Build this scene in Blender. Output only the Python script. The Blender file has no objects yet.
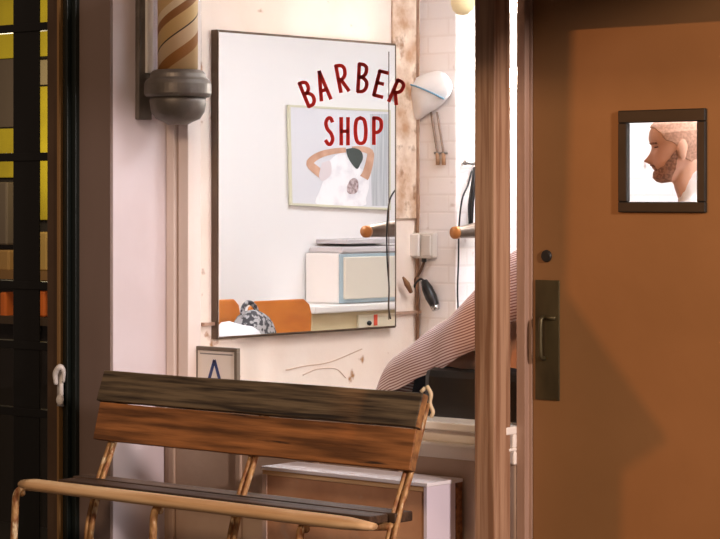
import bpy, bmesh, math, random
from mathutils import Vector, Matrix, noise
random.seed(7)
C = bpy.context.scene.collection
# ------------------------------------------------------------ camera model (world x along the shopfront, y into the shop)
FPX = 2300.0
CT, ST = 0.7547, 0.6561
F = Vector((-ST, CT, 0)); R = Vector((CT, ST, 0)); UP = Vector((0, 0, 1))
H = 1.38; D0 = 7.7
CAM = Vector((D0*ST, -D0*CT, H))
HOR = 200.0
def ray(px, py): return F + R*((px-360)/FPX) + UP*((HOR-py)/FPX)
def PV(px, py, v):            # photo point on a plane parallel to the shopfront
    d = ray(px, py); return CAM + d*((v-CAM.y)/d.y)
def PU(px, py, u):            # photo point on a plane parallel to the shop's side walls
    d = ray(px, py); return CAM + d*((u-CAM.x)/d.x)
UL = -0.80                    # left wall of the shop
UM = -0.765                   # mirror glass
UR = 1.95                     # right wall of the shop
def PM(px, py, u):            # real point at side plane u that the mirror shows at this photo point
    p = PU(px, py, 2*UM-u); return Vector((u, p.y, p.z))

# ------------------------------------------------------------ materials
MATS = {}
def mat(name, col, rough=.6, metal=0, col2=None, scale=8, stretch=(1,1,1), lo=.35, hi=.65, bump=0, bscale=40, emit=None, es=0, spec=.5, detail=4, col3=None, lo3=.55, hi3=.62, scale3=5, coat=0):
    if name in MATS: return MATS[name]
    m = bpy.data.materials.new(name); m.use_nodes = True
    nt = m.node_tree; b = nt.nodes['Principled BSDF']
    b.inputs['Base Color'].default_value = (*col, 1)
    b.inputs['Roughness'].default_value = rough; b.inputs['Metallic'].default_value = metal
    b.inputs['Specular IOR Level'].default_value = spec
    if coat: b.inputs['Coat Weight'].default_value = coat
    tc = nt.nodes.new('ShaderNodeTexCoord'); mp = nt.nodes.new('ShaderNodeMapping')
    nt.links.new(tc.outputs['Object'], mp.inputs['Vector']); mp.inputs['Scale'].default_value = stretch
    out = None
    def ramp(sc, a, z, seed, c1, c2):
        n = nt.nodes.new('ShaderNodeTexNoise'); n.inputs['Scale'].default_value = sc; n.inputs['Detail'].default_value = detail
        if seed:
            mp2 = nt.nodes.new('ShaderNodeMapping'); mp2.inputs['Location'].default_value = (seed, seed*2, seed*3); mp2.inputs['Scale'].default_value = stretch
            nt.links.new(tc.outputs['Object'], mp2.inputs['Vector']); nt.links.new(mp2.outputs[0], n.inputs['Vector'])
        else: nt.links.new(mp.outputs[0], n.inputs['Vector'])
        r = nt.nodes.new('ShaderNodeMapRange'); r.inputs[1].default_value = a; r.inputs[2].default_value = z
        nt.links.new(n.outputs['Fac'], r.inputs[0])
        mx = nt.nodes.new('ShaderNodeMix'); mx.data_type = 'RGBA'
        nt.links.new(r.outputs[0], mx.inputs['Factor'])
        for s, c in ((6, c1), (7, c2)):
            if isinstance(c, tuple): mx.inputs[s].default_value = (*c, 1)
            else: nt.links.new(c, mx.inputs[s])
        return mx.outputs[2]
    if col2: out = ramp(scale, lo, hi, 0, col, col2)
    if col3: out = ramp(scale3, lo3, hi3, 3.3, out if out else col, col3)
    if out: nt.links.new(out, b.inputs['Base Color'])
    if bump:
        n = nt.nodes.new('ShaderNodeTexNoise'); n.inputs['Scale'].default_value = bscale; n.inputs['Detail'].default_value = 5
        nt.links.new(mp.outputs[0], n.inputs['Vector'])
        bp = nt.nodes.new('ShaderNodeBump'); bp.inputs['Strength'].default_value = bump; bp.inputs['Distance'].default_value = .01
        nt.links.new(n.outputs['Fac'], bp.inputs['Height']); nt.links.new(bp.outputs[0], b.inputs['Normal'])
    if emit:
        b.inputs['Emission Color'].default_value = (*emit, 1); b.inputs['Emission Strength'].default_value = es
    MATS[name] = m
    return m
def S(r, g, b):               # sRGB bytes to linear
    f = lambda c: c/12.92 if c <= .04045 else ((c+.055)/1.055)**2.4
    return (f(r/255), f(g/255), f(b/255))

cream = mat('cream_plaster', S(243,228,214), .8, col2=S(236,214,196), scale=3, bump=.25, bscale=14, col3=S(170,118,72), scale3=9, lo3=.66, hi3=.72)
peel = mat('peeling_plaster', S(240,222,202), .85, col2=S(186,142,106), scale=9, lo=.42, hi=.68, bump=.9, bscale=22, col3=S(150,108,74), scale3=17, lo3=.58, hi3=.74)
roughcream = mat('rough_plaster', S(240,222,198), .85, col2=S(214,180,146), scale=12, lo=.45, hi=.65, bump=.8, bscale=16, col3=S(150,104,68), scale3=14, lo3=.6, hi3=.66)
white_wall = mat('white_wall', S(236,232,230), .7, bump=.05, bscale=20)
wall_out = mat('pilaster_paint', S(226,214,216), .55, bump=.1, bscale=9, col2=S(216,202,202), scale=2.5)
trim_paint = mat('trim_paint', S(228,212,202), .45, bump=.1, bscale=20)
sill_paint = mat('sill_paint', S(250,240,226), .5, bump=.15, bscale=20)
brown_panel = mat('brown_pilaster_paint', S(134,114,104), .5, col2=S(122,102,92), scale=2, stretch=(1,1,.3))
bulk = mat('bulkhead_paint', S(206,180,156), .6, col2=S(186,156,132), scale=3, bump=.1)
postm = mat('post_paint', S(184,144,112), .5, col2=S(140,98,68), scale=14, stretch=(4,4,.12), lo=.42, hi=.62, bump=.2, bscale=20)
doorm = mat('door_paint', S(148,105,63), .42, col2=S(140,99,58), scale=2.5, bump=.12, bscale=6)
jambm = mat('jamb_paint', S(180,146,124), .5, col2=S(160,126,104), scale=10, stretch=(3,3,.15))
darkmetal = mat('dark_metal', S(26,25,22), .4, .3)
dgreen = mat('dark_green_metal', S(30,36,32), .35, .4)
bronze = mat('brown_metal', S(96,74,54), .45, .3, col2=S(82,62,44), scale=4)
goldedge = mat('gold_edge', S(176,134,84), .35, .6)
steel = mat('steel', S(150,146,142), .35, .8)
castm = mat('grey_cast_metal', S(128,120,112), .45, .5, col2=S(100,92,84), scale=9, bump=.15)
brass = mat('tarnished_brass', S(104,92,62), .42, .6, col2=S(74,66,44), scale=7, stretch=(1,1,.5))
darkhole = mat('dark_void', S(22,16,12), .8)
frame_dark = mat('dark_wood_frame', S(40,36,30), .45, col2=S(30,27,22), scale=12)
redpaint = mat('red_lettering', S(248,56,44), .5, col2=S(230,40,34), scale=40)
woodtop = mat('weathered_dark_wood', S(116,98,72), .6, col2=S(52,40,26), scale=9, stretch=(.4,8,8), lo=.36, hi=.64, bump=.5, bscale=12, col3=S(30,22,14), scale3=5, lo3=.62, hi3=.7)
woodlow = mat('weathered_orange_wood', S(176,114,62), .5, col2=S(98,60,28), scale=7, stretch=(.4,6,6), lo=.34, hi=.66, bump=.4, bscale=12, col3=S(52,32,18), scale3=7, lo3=.64, hi3=.7)
woodseat = mat('dark_seat_wood', S(92,66,44), .55, col2=S(52,36,24), scale=7, stretch=(.3,5,5), bump=.4, bscale=12)
woodfront = mat('worn_golden_wood', S(240,202,152), .45, col2=S(204,156,104), scale=6, stretch=(.3,5,5), bump=.3, bscale=12)
endgrain = mat('end_grain', S(176,124,70), .7, col2=S(110,70,38), scale=30)
rust = mat('flaking_bench_metal', S(196,152,98), .5, .15, col2=S(146,92,50), scale=45, stretch=(1,1,.5), lo=.38, hi=.62, bump=.8, bscale=60, col3=S(232,208,166), scale3=34, lo3=.58, hi3=.66)
boxtop = mat('white_box_top', S(250,243,242), .5)
boxfront = mat('scuffed_brown_board', S(218,166,126), .28, col2=S(186,134,98), scale=5, bump=.35, bscale=9, col3=S(200,160,130), scale3=13, lo3=.62, hi3=.72, coat=.3)
boxside = mat('lilac_white_board', S(232,220,228), .6)
plastic_w = mat('white_plastic', S(232,226,220), .4)
plastic_g = mat('clear_grey_plastic', S(205,196,186), .35)
black = mat('black_vinyl', S(34,32,30), .35)
blackp = mat('black_plastic', S(24,24,26), .3)
chrome = mat('chrome', S(200,200,200), .15, 1)
orange_chair = mat('orange_moulded_wood', S(196,116,40), .4, col2=S(178,98,30), scale=3, stretch=(1,1,3))
cab_blue = mat('blue_grey_enamel', S(160,178,186), .4)
cab_door = mat('cream_enamel', S(216,208,192), .4)
cab_wood = mat('yellow_cabinet', S(214,196,156), .5, col2=S(204,182,140), scale=4)
shelfm = mat('grey_shelf', S(196,190,190), .5)
lampbulb = mat('lit_bulb', (1,.95,.88), .5, emit=(1,.96,.92), es=60)
pend = mat('pendant_glass', S(214,196,150), .4, emit=(1,.78,.45), es=.25)
ceil_lamp = mat('ceiling_diffuser', (1,1,1), .5, emit=(.92,.98,1.06), es=31)
pavement = mat('pavement_concrete', S(96,90,84), .8, col2=S(78,72,68), scale=5, bump=.3)
floor_in = mat('shop_floor', S(120,104,90), .4, col2=S(100,86,74), scale=4)
cloth_w = mat('white_cloth', S(240,238,238), .85, bump=.2, bscale=30)
tee_w = mat('white_tee', S(240,236,236), .85, bump=.15, bscale=25)
skin = mat('skin', S(230,182,154), .5, col2=S(220,166,138), scale=9)
beardm = mat('short_beard', S(128,92,72), .8, col2=S(176,130,106), scale=120, lo=.4, hi=.6)
hairm = mat('shaved_hair', S(216,172,146), .8, col2=S(192,150,126), scale=120, lo=.4, hi=.6)
jeans = mat('dark_denim', S(40,48,66), .8)
blue = mat('blue_line', S(110,160,190), .6)
yellowm = mat('yellow_panel', S(206,190,40), .6, col2=S(170,152,32), scale=3)
orangem = mat('orange_pack', S(200,100,30), .6)
greym = mat('grey_cover', S(96,84,72), .6)

def glass_mat(name, tint=(1,1,1), ior=1.3):
    m = bpy.data.materials.new(name); m.use_nodes = True; nt = m.node_tree; nt.nodes.clear()
    o = nt.nodes.new('ShaderNodeOutputMaterial'); t = nt.nodes.new('ShaderNodeBsdfTransparent'); t.inputs[0].default_value = (*tint, 1)
    g = nt.nodes.new('ShaderNodeBsdfGlossy'); g.inputs['Roughness'].default_value = .01
    fr = nt.nodes.new('ShaderNodeFresnel'); fr.inputs[0].default_value = ior
    mx = nt.nodes.new('ShaderNodeMixShader')
    ge = nt.nodes.new('ShaderNodeNewGeometry'); iv = nt.nodes.new('ShaderNodeMath'); iv.operation = 'SUBTRACT'; iv.inputs[0].default_value = 1; nt.links.new(ge.outputs['Backfacing'], iv.inputs[1])
    ml = nt.nodes.new('ShaderNodeMath'); ml.operation = 'MULTIPLY'; nt.links.new(fr.outputs[0], ml.inputs[0]); nt.links.new(iv.outputs[0], ml.inputs[1]); nt.links.new(ml.outputs[0], mx.inputs[0]); nt.links.new(t.outputs[0], mx.inputs[1]); nt.links.new(g.outputs[0], mx.inputs[2]); nt.links.new(mx.outputs[0], o.inputs[0])
    return m
glass = glass_mat('window_glass')
mirror_m = mat('mirror_silver', (.93,.925,.92), .0, 1)
polegl = glass_mat('pole_glass', ior=1.18)

def wave_mat(name, c1, c2, scale, rot=(0,0,0), rough=.7, thr=.5, soft=.1, emit=0, dist=0):
    m = bpy.data.materials.new(name); m.use_nodes = True; nt = m.node_tree; b = nt.nodes['Principled BSDF']
    tc = nt.nodes.new('ShaderNodeTexCoord'); mp = nt.nodes.new('ShaderNodeMapping'); mp.inputs['Rotation'].default_value = rot
    w = nt.nodes.new('ShaderNodeTexWave'); w.inputs['Scale'].default_value = scale; w.inputs['Distortion'].default_value = dist; w.bands_direction = 'Z'
    r = nt.nodes.new('ShaderNodeMapRange'); r.inputs[1].default_value = thr-soft; r.inputs[2].default_value = thr+soft
    mx = nt.nodes.new('ShaderNodeMix'); mx.data_type = 'RGBA'; mx.inputs[6].default_value = (*c1, 1); mx.inputs[7].default_value = (*c2, 1)
    nt.links.new(tc.outputs['Object'], mp.inputs[0]); nt.links.new(mp.outputs[0], w.inputs[0]); nt.links.new(w.outputs['Fac'], r.inputs[0])
    nt.links.new(r.outputs[0], mx.inputs['Factor']); nt.links.new(mx.outputs[2], b.inputs['Base Color']); b.inputs['Roughness'].default_value = rough
    if emit: nt.links.new(mx.outputs[2], b.inputs['Emission Color']); b.inputs['Emission Strength'].default_value = emit
    return m
cape_m = wave_mat('striped_cape_cloth', S(232,212,208), S(146,96,94), 34, (.15,.32,0), .8, .62, .22)
bag_m = mat('patterned_bag_cloth', S(60,58,62), .8, col2=S(160,156,156), scale=40, lo=.48, hi=.54)

def brick_mat():
    m = bpy.data.materials.new('whitewashed_brick'); m.use_nodes = True; nt = m.node_tree; b = nt.nodes['Principled BSDF']
    tc = nt.nodes.new('ShaderNodeTexCoord'); sp = nt.nodes.new('ShaderNodeSeparateXYZ'); ad = nt.nodes.new('ShaderNodeMath'); ad.operation = 'ADD'; cb = nt.nodes.new('ShaderNodeCombineXYZ')
    nt.links.new(tc.outputs['Object'], sp.inputs[0]); nt.links.new(sp.outputs[0], ad.inputs[0]); nt.links.new(sp.outputs[1], ad.inputs[1])
    nt.links.new(ad.outputs[0], cb.inputs[0]); nt.links.new(sp.outputs[2], cb.inputs[1])
    br = nt.nodes.new('ShaderNodeTexBrick'); br.inputs['Scale'].default_value = 1; br.inputs['Brick Width'].default_value = .21; br.inputs['Row Height'].default_value = .07; br.inputs['Mortar Size'].default_value = .006; br.inputs['Mortar Smooth'].default_value = .6
    br.inputs['Color1'].default_value = (*S(245,238,236),1); br.inputs['Color2'].default_value = (*S(242,234,231),1); br.inputs['Mortar'].default_value = (*S(238,229,225),1)
    nt.links.new(cb.outputs[0], br.inputs['Vector'])
    n = nt.nodes.new('ShaderNodeTexNoise'); n.inputs['Scale'].default_value = 16; nt.links.new(tc.outputs['Object'], n.inputs['Vector'])
    r = nt.nodes.new('ShaderNodeMapRange'); r.inputs[1].default_value = .7; r.inputs[2].default_value = .84; nt.links.new(n.outputs['Fac'], r.inputs[0])
    mx = nt.nodes.new('ShaderNodeMix'); mx.data_type = 'RGBA'; mx.inputs[7].default_value = (*S(178,150,136),1); nt.links.new(br.outputs['Color'], mx.inputs[6]); nt.links.new(r.outputs[0], mx.inputs['Factor'])
    nt.links.new(mx.outputs[2], b.inputs['Base Color']); b.inputs['Roughness'].default_value = .75
    bp = nt.nodes.new('ShaderNodeBump'); bp.inputs['Strength'].default_value = .25; bp.inputs['Distance'].default_value = .003; bp.invert = True
    nt.links.new(br.outputs['Fac'], bp.inputs['Height']); nt.links.new(bp.outputs[0], b.inputs['Normal'])
    return m
brick = brick_mat()

# ------------------------------------------------------------ mesh helpers
def box(bm, x0, x1, y0, y1, z0, z1, mtx=None):
    vs = [Vector((x, y, z)) for x in (x0, x1) for y in (y0, y1) for z in (z0, z1)]
    if mtx: vs = [mtx @ v for v in vs]
    v = [bm.verts.new(p) for p in vs]
    for f in ((0,1,3,2),(4,6,7,5),(0,4,5,1),(2,3,7,6),(0,2,6,4),(1,5,7,3)): bm.faces.new([v[i] for i in f])
    return v
def smoothpath(pts, n=6):
    pts = [Vector(p) for p in pts]
    if len(pts) < 3: return pts
    P = [pts[0]*2-pts[1]] + pts + [pts[-1]*2-pts[-2]]; out = []
    for i in range(1, len(P)-2):
        for k in range(n):
            t = k/n; a, b, c, d = P[i-1:i+3]
            out.append(.5*((2*b)+(c-a)*t+(2*a-5*b+4*c-d)*t*t+(3*b-3*c+d-a)*t**3))
    return out + [pts[-1]]
def tube(bm, pts, r, seg=10, smooth=True, n=6):
    rs = r if isinstance(r, (list, tuple)) else None
    P = smoothpath(pts, n) if smooth else [Vector(p) for p in pts]
    rings = []; nrm = None
    for i, p in enumerate(P):
        d = (P[min(i+1, len(P)-1)] - P[max(i-1, 0)]).normalized()
        if nrm is None: nrm = d.orthogonal().normalized()
        else: nrm = (nrm - d*nrm.dot(d)).normalized()
        b = d.cross(nrm)
        if rs:
            t = i/(len(P)-1)*(len(rs)-1); k = min(int(t), len(rs)-2); rr = rs[k]*(1-(t-k))+rs[k+1]*(t-k)
        else: rr = r
        rings.append([bm.verts.new(p + (nrm*math.cos(2*math.pi*j/seg)+b*math.sin(2*math.pi*j/seg))*rr) for j in range(seg)])
    for a, c in zip(rings, rings[1:]):
        for j in range(seg): bm.faces.new((a[j], a[(j+1)%seg], c[(j+1)%seg], c[j]))
    bm.faces.new(rings[0][::-1]); bm.faces.new(rings[-1])
def lathe(bm, prof, c=(0,0,0), seg=32):       # prof: (radius, z)
    c = Vector(c); rings = []
    for r, z in prof:
        if r < 1e-5: rings.append([bm.verts.new(c+Vector((0,0,z)))])
        else: rings.append([bm.verts.new(c+Vector((r*math.cos(2*math.pi*j/seg), r*math.sin(2*math.pi*j/seg), z))) for j in range(seg)])
    for a, b in zip(rings, rings[1:]):
        for j in range(seg):
            k = (j+1) % seg
            if len(a) == 1 and len(b) == 1: continue
            if len(a) == 1: bm.faces.new((a[0], b[j], b[k]))
            elif len(b) == 1: bm.faces.new((a[j], a[k], b[0]))
            else: bm.faces.new((a[j], a[k], b[k], b[j]))
    for e in (rings[0], rings[-1]):
        if len(e) > 2: bm.faces.new(e)
def ball(bm, c, rx, ry=None, rz=None, mtx=None, seg=16):
    ry = ry or rx; rz = rz or rx
    M = Matrix.Translation(Vector(c)) @ (mtx or Matrix()) @ Matrix.Diagonal((rx, ry, rz, 1))
    bmesh.ops.create_uvsphere(bm, u_segments=seg, v_segments=max(8, seg//2), radius=1, matrix=M)
def prism(bm, poly, depth):                  # poly: list of 3D points, depth: vector
    a = [bm.verts.new(Vector(p)) for p in poly]; b = [bm.verts.new(Vector(p)+Vector(depth)) for p in poly]
    bm.faces.new(a); bm.faces.new(b[::-1]); n = len(a)
    for i in range(n): bm.faces.new((a[i], b[i], b[(i+1)%n], a[(i+1)%n]))
def obj(name, bm, m, parent=None, bevel=0, smooth=False, seg=2):
    bmesh.ops.recalc_face_normals(bm, faces=bm.faces)
    me = bpy.data.meshes.new(name); 
    # put the origin of each mesh where its thing stands
    bm.to_mesh(me); bm.free()
    if smooth:
        for p in me.polygons: p.use_smooth = True
    o = bpy.data.objects.new(name, me); C.objects.link(o)
    me.materials.append(m)
    if parent:
        o.parent = parent
        me.transform(Matrix.Translation(parent_world(parent)*-1))
    if bevel:
        b = o.modifiers.new('bevel', 'BEVEL'); b.width = bevel; b.segments = seg; b.limit_method = 'ANGLE'; b.angle_limit = .6
        if smooth is None: pass
    return o
def parent_world(p):
    v = Vector((0,0,0))
    while p: v += p.location; p = p.parent
    return v
def tag(o, label, cat, group=None):
    o['label'] = label; o['category'] = cat
    if group: o['group'] = group
    return o
def thing(name, loc, label, cat, group=None):
    o = bpy.data.objects.new(name, None); C.objects.link(o); o.location = loc; o.empty_display_size = .1
    return tag(o, label, cat, group)
def struct(name, bm, m, bevel=0, label=None):
    o = obj(name, bm, m, bevel=bevel); o['kind'] = 'structure'
    if label: o['label'] = label
    return o
def B(*a):
    bm = bmesh.new(); box(bm, *a); return bm
def quick(name, m, parent, *boxes, bevel=0):
    bm = bmesh.new()
    for b in boxes: box(bm, *b)
    return obj(name, bm, m, parent, bevel)

# ------------------------------------------------------------ setting: shell
TOP = 2.75
PIL_U0, PIL_U1 = PV(82,0,-.3).x, PV(113,0,-.3).x      # party pilaster
bm = bmesh.new(); box(bm, -8, 10, -14, -.0, -.12, 0); struct('ground', bm, pavement)
struct('floor', B(UL-.25, UR+.2, 0, 5.7, -.12, 0.001), floor_in)
struct('ceiling', B(UL-.25, UR+.2, 0.02, 5.7, TOP, TOP+.12), white_wall)
# left wall: cream, with the rough upper coat and the smooth lower coat
ledge = PU(405, 219, UL).z
LEFTEND = PU(418, 0, UL).y
bm = bmesh.new(); box(bm, UL-.17, UL, .03, 5.5, 0, TOP); struct('wall_left', bm, cream)
bm = bmesh.new(); box(bm, UL, UL+.012, PU(399,0,UL).y-.05, LEFTEND, ledge, TOP)
struct('trim_1', bm, peel, bevel=.004, label='strip of peeling brown plaster beside the mirror')
bm = bmesh.new(); box(bm, UL, UL+.018, .05, LEFTEND, PU(405,311,UL).z-.012, PU(405,311,UL).z); struct('trim_2', bm, jambm, label='narrow ledge line on the cream wall at mirror foot')
bm = bmesh.new(); tube(bm, [PU(286,370,UL+.001), PU(305,366,UL+.001), PU(330,362,UL+.001), PU(362,349,UL+.001)], .0022, 6)
struct('trim_8', bm, mat('scratch', S(206,176,152), .8), label='long faint scratch in the plaster under the mirror')
bm = bmesh.new(); tube(bm, [PU(303,375,UL+.001), PU(318,369,UL+.001), PU(336,369,UL+.001), PU(346,378,UL+.001)], .0018, 6)
struct('trim_9', bm, mat('scratch', S(206,176,152), .8), label='curved faint scratch in the plaster under the mirror')
# chimney breast of whitewashed brick
BRU = PV(456, 0, LEFTEND).x
struct('wall_chimney', B(UL, BRU, LEFTEND, 3.2, 0, TOP), brick, bevel=.006)
struct('wall_right', B(UR, UR+.15, .03, 5.5, 0, TOP), white_wall)
struct('wall_back', B(UL-.2, UR+.2, 5.5, 5.65, 0, TOP), white_wall)
# party wall / outer pilaster with a return
struct('wall_pilaster', B(PIL_U0, PIL_U1, -.3, .03, 0, 2.9), wall_out, bevel=.004, label='pale pilaster that carries the barber pole')
bm = bmesh.new(); box(bm, PIL_U0-.002, PIL_U1-.001, -.312, -.3, 0, 2.9); struct('trim_3', bm, brown_panel, label='brown painted face of the pilaster')
# window
GL0 = PV(195,0,0).x; GL1 = PV(521,0,0).x
SILL = PV(475, 425, -.10).z; SILLB = PV(475, 466, -.07).z
w = thing('window_1', (GL0, 0, SILL), 'shop window looking into the lit barber shop', 'window'); w['kind'] = 'structure'; del w['category']
quick('window_glass', glass, w, (GL0-.01, GL1+.01, -.003, .003, SILL+.0, 2.45))
a, b_ = PV(175,0,-.0).x, GL0
quick('window_frame', trim_paint, w, (a, a+.04, -.045, .03, SILL, 2.42), (a+.04, a+.052, -.02, .03, SILL, 2.42), (a+.052, b_, -.035, .03, SILL, 2.42), bevel=.003)
quick('window_head', trim_paint, w, (a, GL1, -.04, .03, 2.42, 2.55), bevel=.003)
zs = (SILL-SILLB)
quick('window_sill', sill_paint, w, (a, GL1+.02, -.10, .06, SILL-.025, SILL), (a, GL1+.02, -.065, .04, SILL-.50*zs, SILL-.025), (a, GL1+.02, -.085, .04, SILL-.58*zs, SILL-.50*zs), (a, GL1+.02, -.06, .04, SILL-.9*zs, SILL-.58*zs), bevel=.004)
bm = bmesh.new(); box(bm, PIL_U1, PV(520,0,-.03).x-.001, -.05, .03, 0, SILL-.9*zs); 
struct('wall_bulkhead', bm, bulk)
bm = bmesh.new()
for k in (.03, .36, .72, 1.1): box(bm, PIL_U1+k, PIL_U1+k+.03, -.062, -.05, 0, SILL-.9*zs-.01)
struct('trim_4', bm, bulk, bevel=.006, label='upright battens on the panel below the window')
struct('wall_front', B(PIL_U0, 2.6, -.02, .06, 2.5, 2.9), wall_out)
# timber post between window and door
PU0 = PV(474,0,-.16).x
bm = bmesh.new(); box(bm, PU0, PU0+.080, -.16, -.075, 0, 2.9)
struct('trim_5', bm, postm, bevel=.006, label='brown timber post between shop window and door')
# door jamb
J0, J1 = PV(520,0,-.03).x, PV(532,0,-.03).x
bm = bmesh.new(); box(bm, J0, J1-.012, -.05, .05, 0, 2.5); box(bm, J1-.016, J1, -.03, .05, 0, 2.5)
struct('trim_6', bm, jambm, bevel=.003, label='pale door jamb right of the post')
# door with a small square light
DU0, DU1 = J1+.003, J1+.003+.86
DV0, DV1 = -.028, .012
d = thing('door_1', (DU0, 0, .01), 'painted shop door with a small square window', 'door'); d['kind'] = 'structure'; del d['category']
wa, wb = PV(620,109,DV0), PV(707,213,DV0)
u0, u1, z0, z1 = wa.x, wb.x, PV(663,212.5,DV0).z, PV(663,109.5,DV0).z
fr = (PV(632,0,DV0).x-u0)
bw = .022
bm = bmesh.new()
i0, i1, k0, k1 = u0+.004, u1-.004, z0+.004, z1-.004
box(bm, DU0, i0, DV0, DV1, .01, 2.42); box(bm, i1, DU1, DV0, DV1, .01, 2.42); box(bm, i0, i1, DV0, DV1, .01, k0); box(bm, i0, i1, DV0, DV1, k1, 2.42)
bmesh.ops.remove_doubles(bm, verts=bm.verts, dist=.0001)
obj('door_panel', bm, doorm, d)
bm = bmesh.new()
for q in ((u0,u1,z1-.038,z1),(u0,u1,z0,z0+.032),(u0,u0+.032,z0+.032,z1-.038),(u1-.029,u1,z0+.032,z1-.038)): box(bm, q[0], q[1], DV0-.012, DV0+.008, q[2], q[3])
f_ = obj('window_frame', bm, frame_dark, d, bevel=.003)
f_['label'] = 'dark square frame of the door window'
quick('window_pane', glass, d, (u0+.005, u1-.005, DV0+.009, DV0+.012, z0+.005, z1-.005))
p0, p1 = PV(536,400,DV0), PV(560,280,DV0)
pc = Vector(((p0.x+p1.x)/2, DV0, (p0.z+p1.z)/2))
pl = quick('pull_plate', brass, d, (p0.x, p1.x, DV0-.005, DV0, PV(548,400,DV0).z, PV(548,280,DV0).z), bevel=.002)
g0, g1 = PV(539,358,DV0).z, PV(539,317,DV0).z
bm = bmesh.new(); gx = PV(545,0,DV0).x
tube(bm, [(gx,DV0-.003,g0),(gx,DV0-.019,g0+.004),(gx,DV0-.024,g0+.03),(gx,DV0-.024,g1-.03),(gx,DV0-.019,g1-.004),(gx,DV0-.003,g1)], .007, 10)
box(bm, gx-.004, gx+.045, DV0-.012, DV0-.004, g1-.006, g1+.004)
h = obj('pull_handle', bm, brass, pl, smooth=True); h.location = (0,0,0)
kk = PV(547,256,DV0); bm = bmesh.new()
bmesh.ops.create_cone(bm, cap_ends=True, segments=20, radius1=.02, radius2=.018, depth=.008, matrix=Matrix.Translation((kk.x, DV0-.004, kk.z)) @ Matrix.Rotation(math.pi/2, 4, 'X'))
obj('lock_cylinder', bm, frame_dark, d, bevel=.002)
struct('wall_right_front', B(DU1+.003, 5, -.05, .1, 0, 2.9), wall_out)
struct('trim_7', B(DU0-.02, DU1+.02, -.03, .06, 2.425, 2.5), jambm)
# unseen canopy above the door is added further down, for its shade
# ------------------------------------------------------------ neighbour's entrance on the left
LV = -.3
def U(px, v=LV): return PV(px, 0, v).x
n = thing('metal_gate', (U(25), LV, 0), 'dark metal framed glass entrance at left edge of the picture', 'entrance')
quick('stile', darkmetal, n, (U(14), U(40), LV-.005, LV+.003, 0, 2.9), bevel=.003)
quick('stile', darkmetal, n, (U(49.5), U(55.2), LV-.01, LV+.03, 0, 2.9), bevel=.003)
for y_ in (28, 157, 285, 345, 412):
    z = PV(25, y_, LV).z
    quick('glazing_bar', darkmetal, n, (U(-60), U(50), LV-.012, LV+.02, z-.015, z+.015), bevel=.002)
quick('pane', glass, n, (U(-60), U(52), LV+.004, LV+.01, .02, 2.85))
n2 = thing('door_stile', (U(62), LV, 0), 'brown metal door stile with a gold edge and a lever lock', 'door frame')
quick('stile', bronze, n2, (U(55.5), U(66.5), LV-.04, LV+.03, 0, 2.9), bevel=.003)
quick('edge_strip', goldedge, n2, (U(66.5), U(68.5), LV-.045, LV+.0, 0, 2.9))
bm = bmesh.new(); hv = LV-.04
a0 = PV(60,372,hv-.03); 
a_, b_5 = PV(57.5,406,hv-.006), PV(62.5,371,hv-.006); box(bm, a_.x, b_5.x, hv-.008, hv, a_.z, b_5.z)
tube(bm, [PV(56,384,hv-.02), PV(55.5,373,hv-.03), PV(60,367,hv-.03), PV(63.5,371,hv-.02), PV(63.5,382,hv-.01)], [.008,.010,.011,.008,.005], 12)
ball(bm, PV(60,400,hv-.015), .016, .012, .02)
obj('lever_lock', bm, plastic_w, n2, smooth=True)['label'] = 'pale metal lever lock'
bm = bmesh.new()
box(bm, U(69), U(74.5), LV-.03, LV+.03, 0, 2.9); box(bm, U(75.2), U(77), LV-.045, LV+.03, 0, 2.9); box(bm, U(77.6), U(82), LV-.03, LV+.03, 0, 2.9)
tag(obj('shutter_guide', bm, dgreen, bevel=.002), 'dark green ribbed shutter guide beside the brown pilaster', 'shutter guide')
# room behind it
struct('wall_neighbour_back', B(-6, -1.06, 2.2, 2.3, 0, 2.9), mat('dark_wall', S(30,24,18), .8))
struct('floor_neighbour', B(-6, -1.06, -.25, 2.2, -.05, .002), mat('dark_floor', S(30,24,20), .7))
NV = .6
struct('wall_neighbour_display', B(-5, -1.06, NV+.02, NV+.06, 0, 2.9), mat('dark_wall', S(30,24,18), .8))
def flat(name, m, px0, px1, py0, py1, v, th, label, cat, group=None, bevel=.004):
    a = PV(px0, py1, v); b = PV(px1, py0, v)
    return tag(obj(name, B(a.x, b.x, v, v+th, a.z, b.z), m, bevel=bevel), label, cat, group)
flat('yellow_poster', yellowm, -20, 70, -60, 60, NV, .02, 'upper yellow poster board behind the dark entrance', 'poster')
flat('grey_poster', greym, -20, 22, 58, 128, NV, .02, 'grey board between the two yellow ones inside the entrance', 'poster')
flat('grey_poster', mat('pale_cover', S(150,136,104), .6), 36, 70, 58, 85, NV, .02, 'small pale board just right of the dark stile', 'poster')
flat('yellow_poster', yellowm, -20, 22, 128, 178, NV, .02, 'lower left yellow poster board behind the dark entrance', 'poster')
flat('yellow_poster', yellowm, 36, 70, 85, 220, NV, .02, 'tall narrow yellow poster board right of the dark stile', 'poster')
sh = thing('display_shelf', PV(20, 275, NV), 'wooden display shelf low inside the dark entrance', 'shelf')
a = PV(-20,278,NV-.1); b = PV(70,272,NV-.1)
quick('shelf_board', mat('shelf_wood', S(120,88,48), .6), sh, (a.x, b.x, NV-.12, NV+.018, a.z, b.z))
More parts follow.
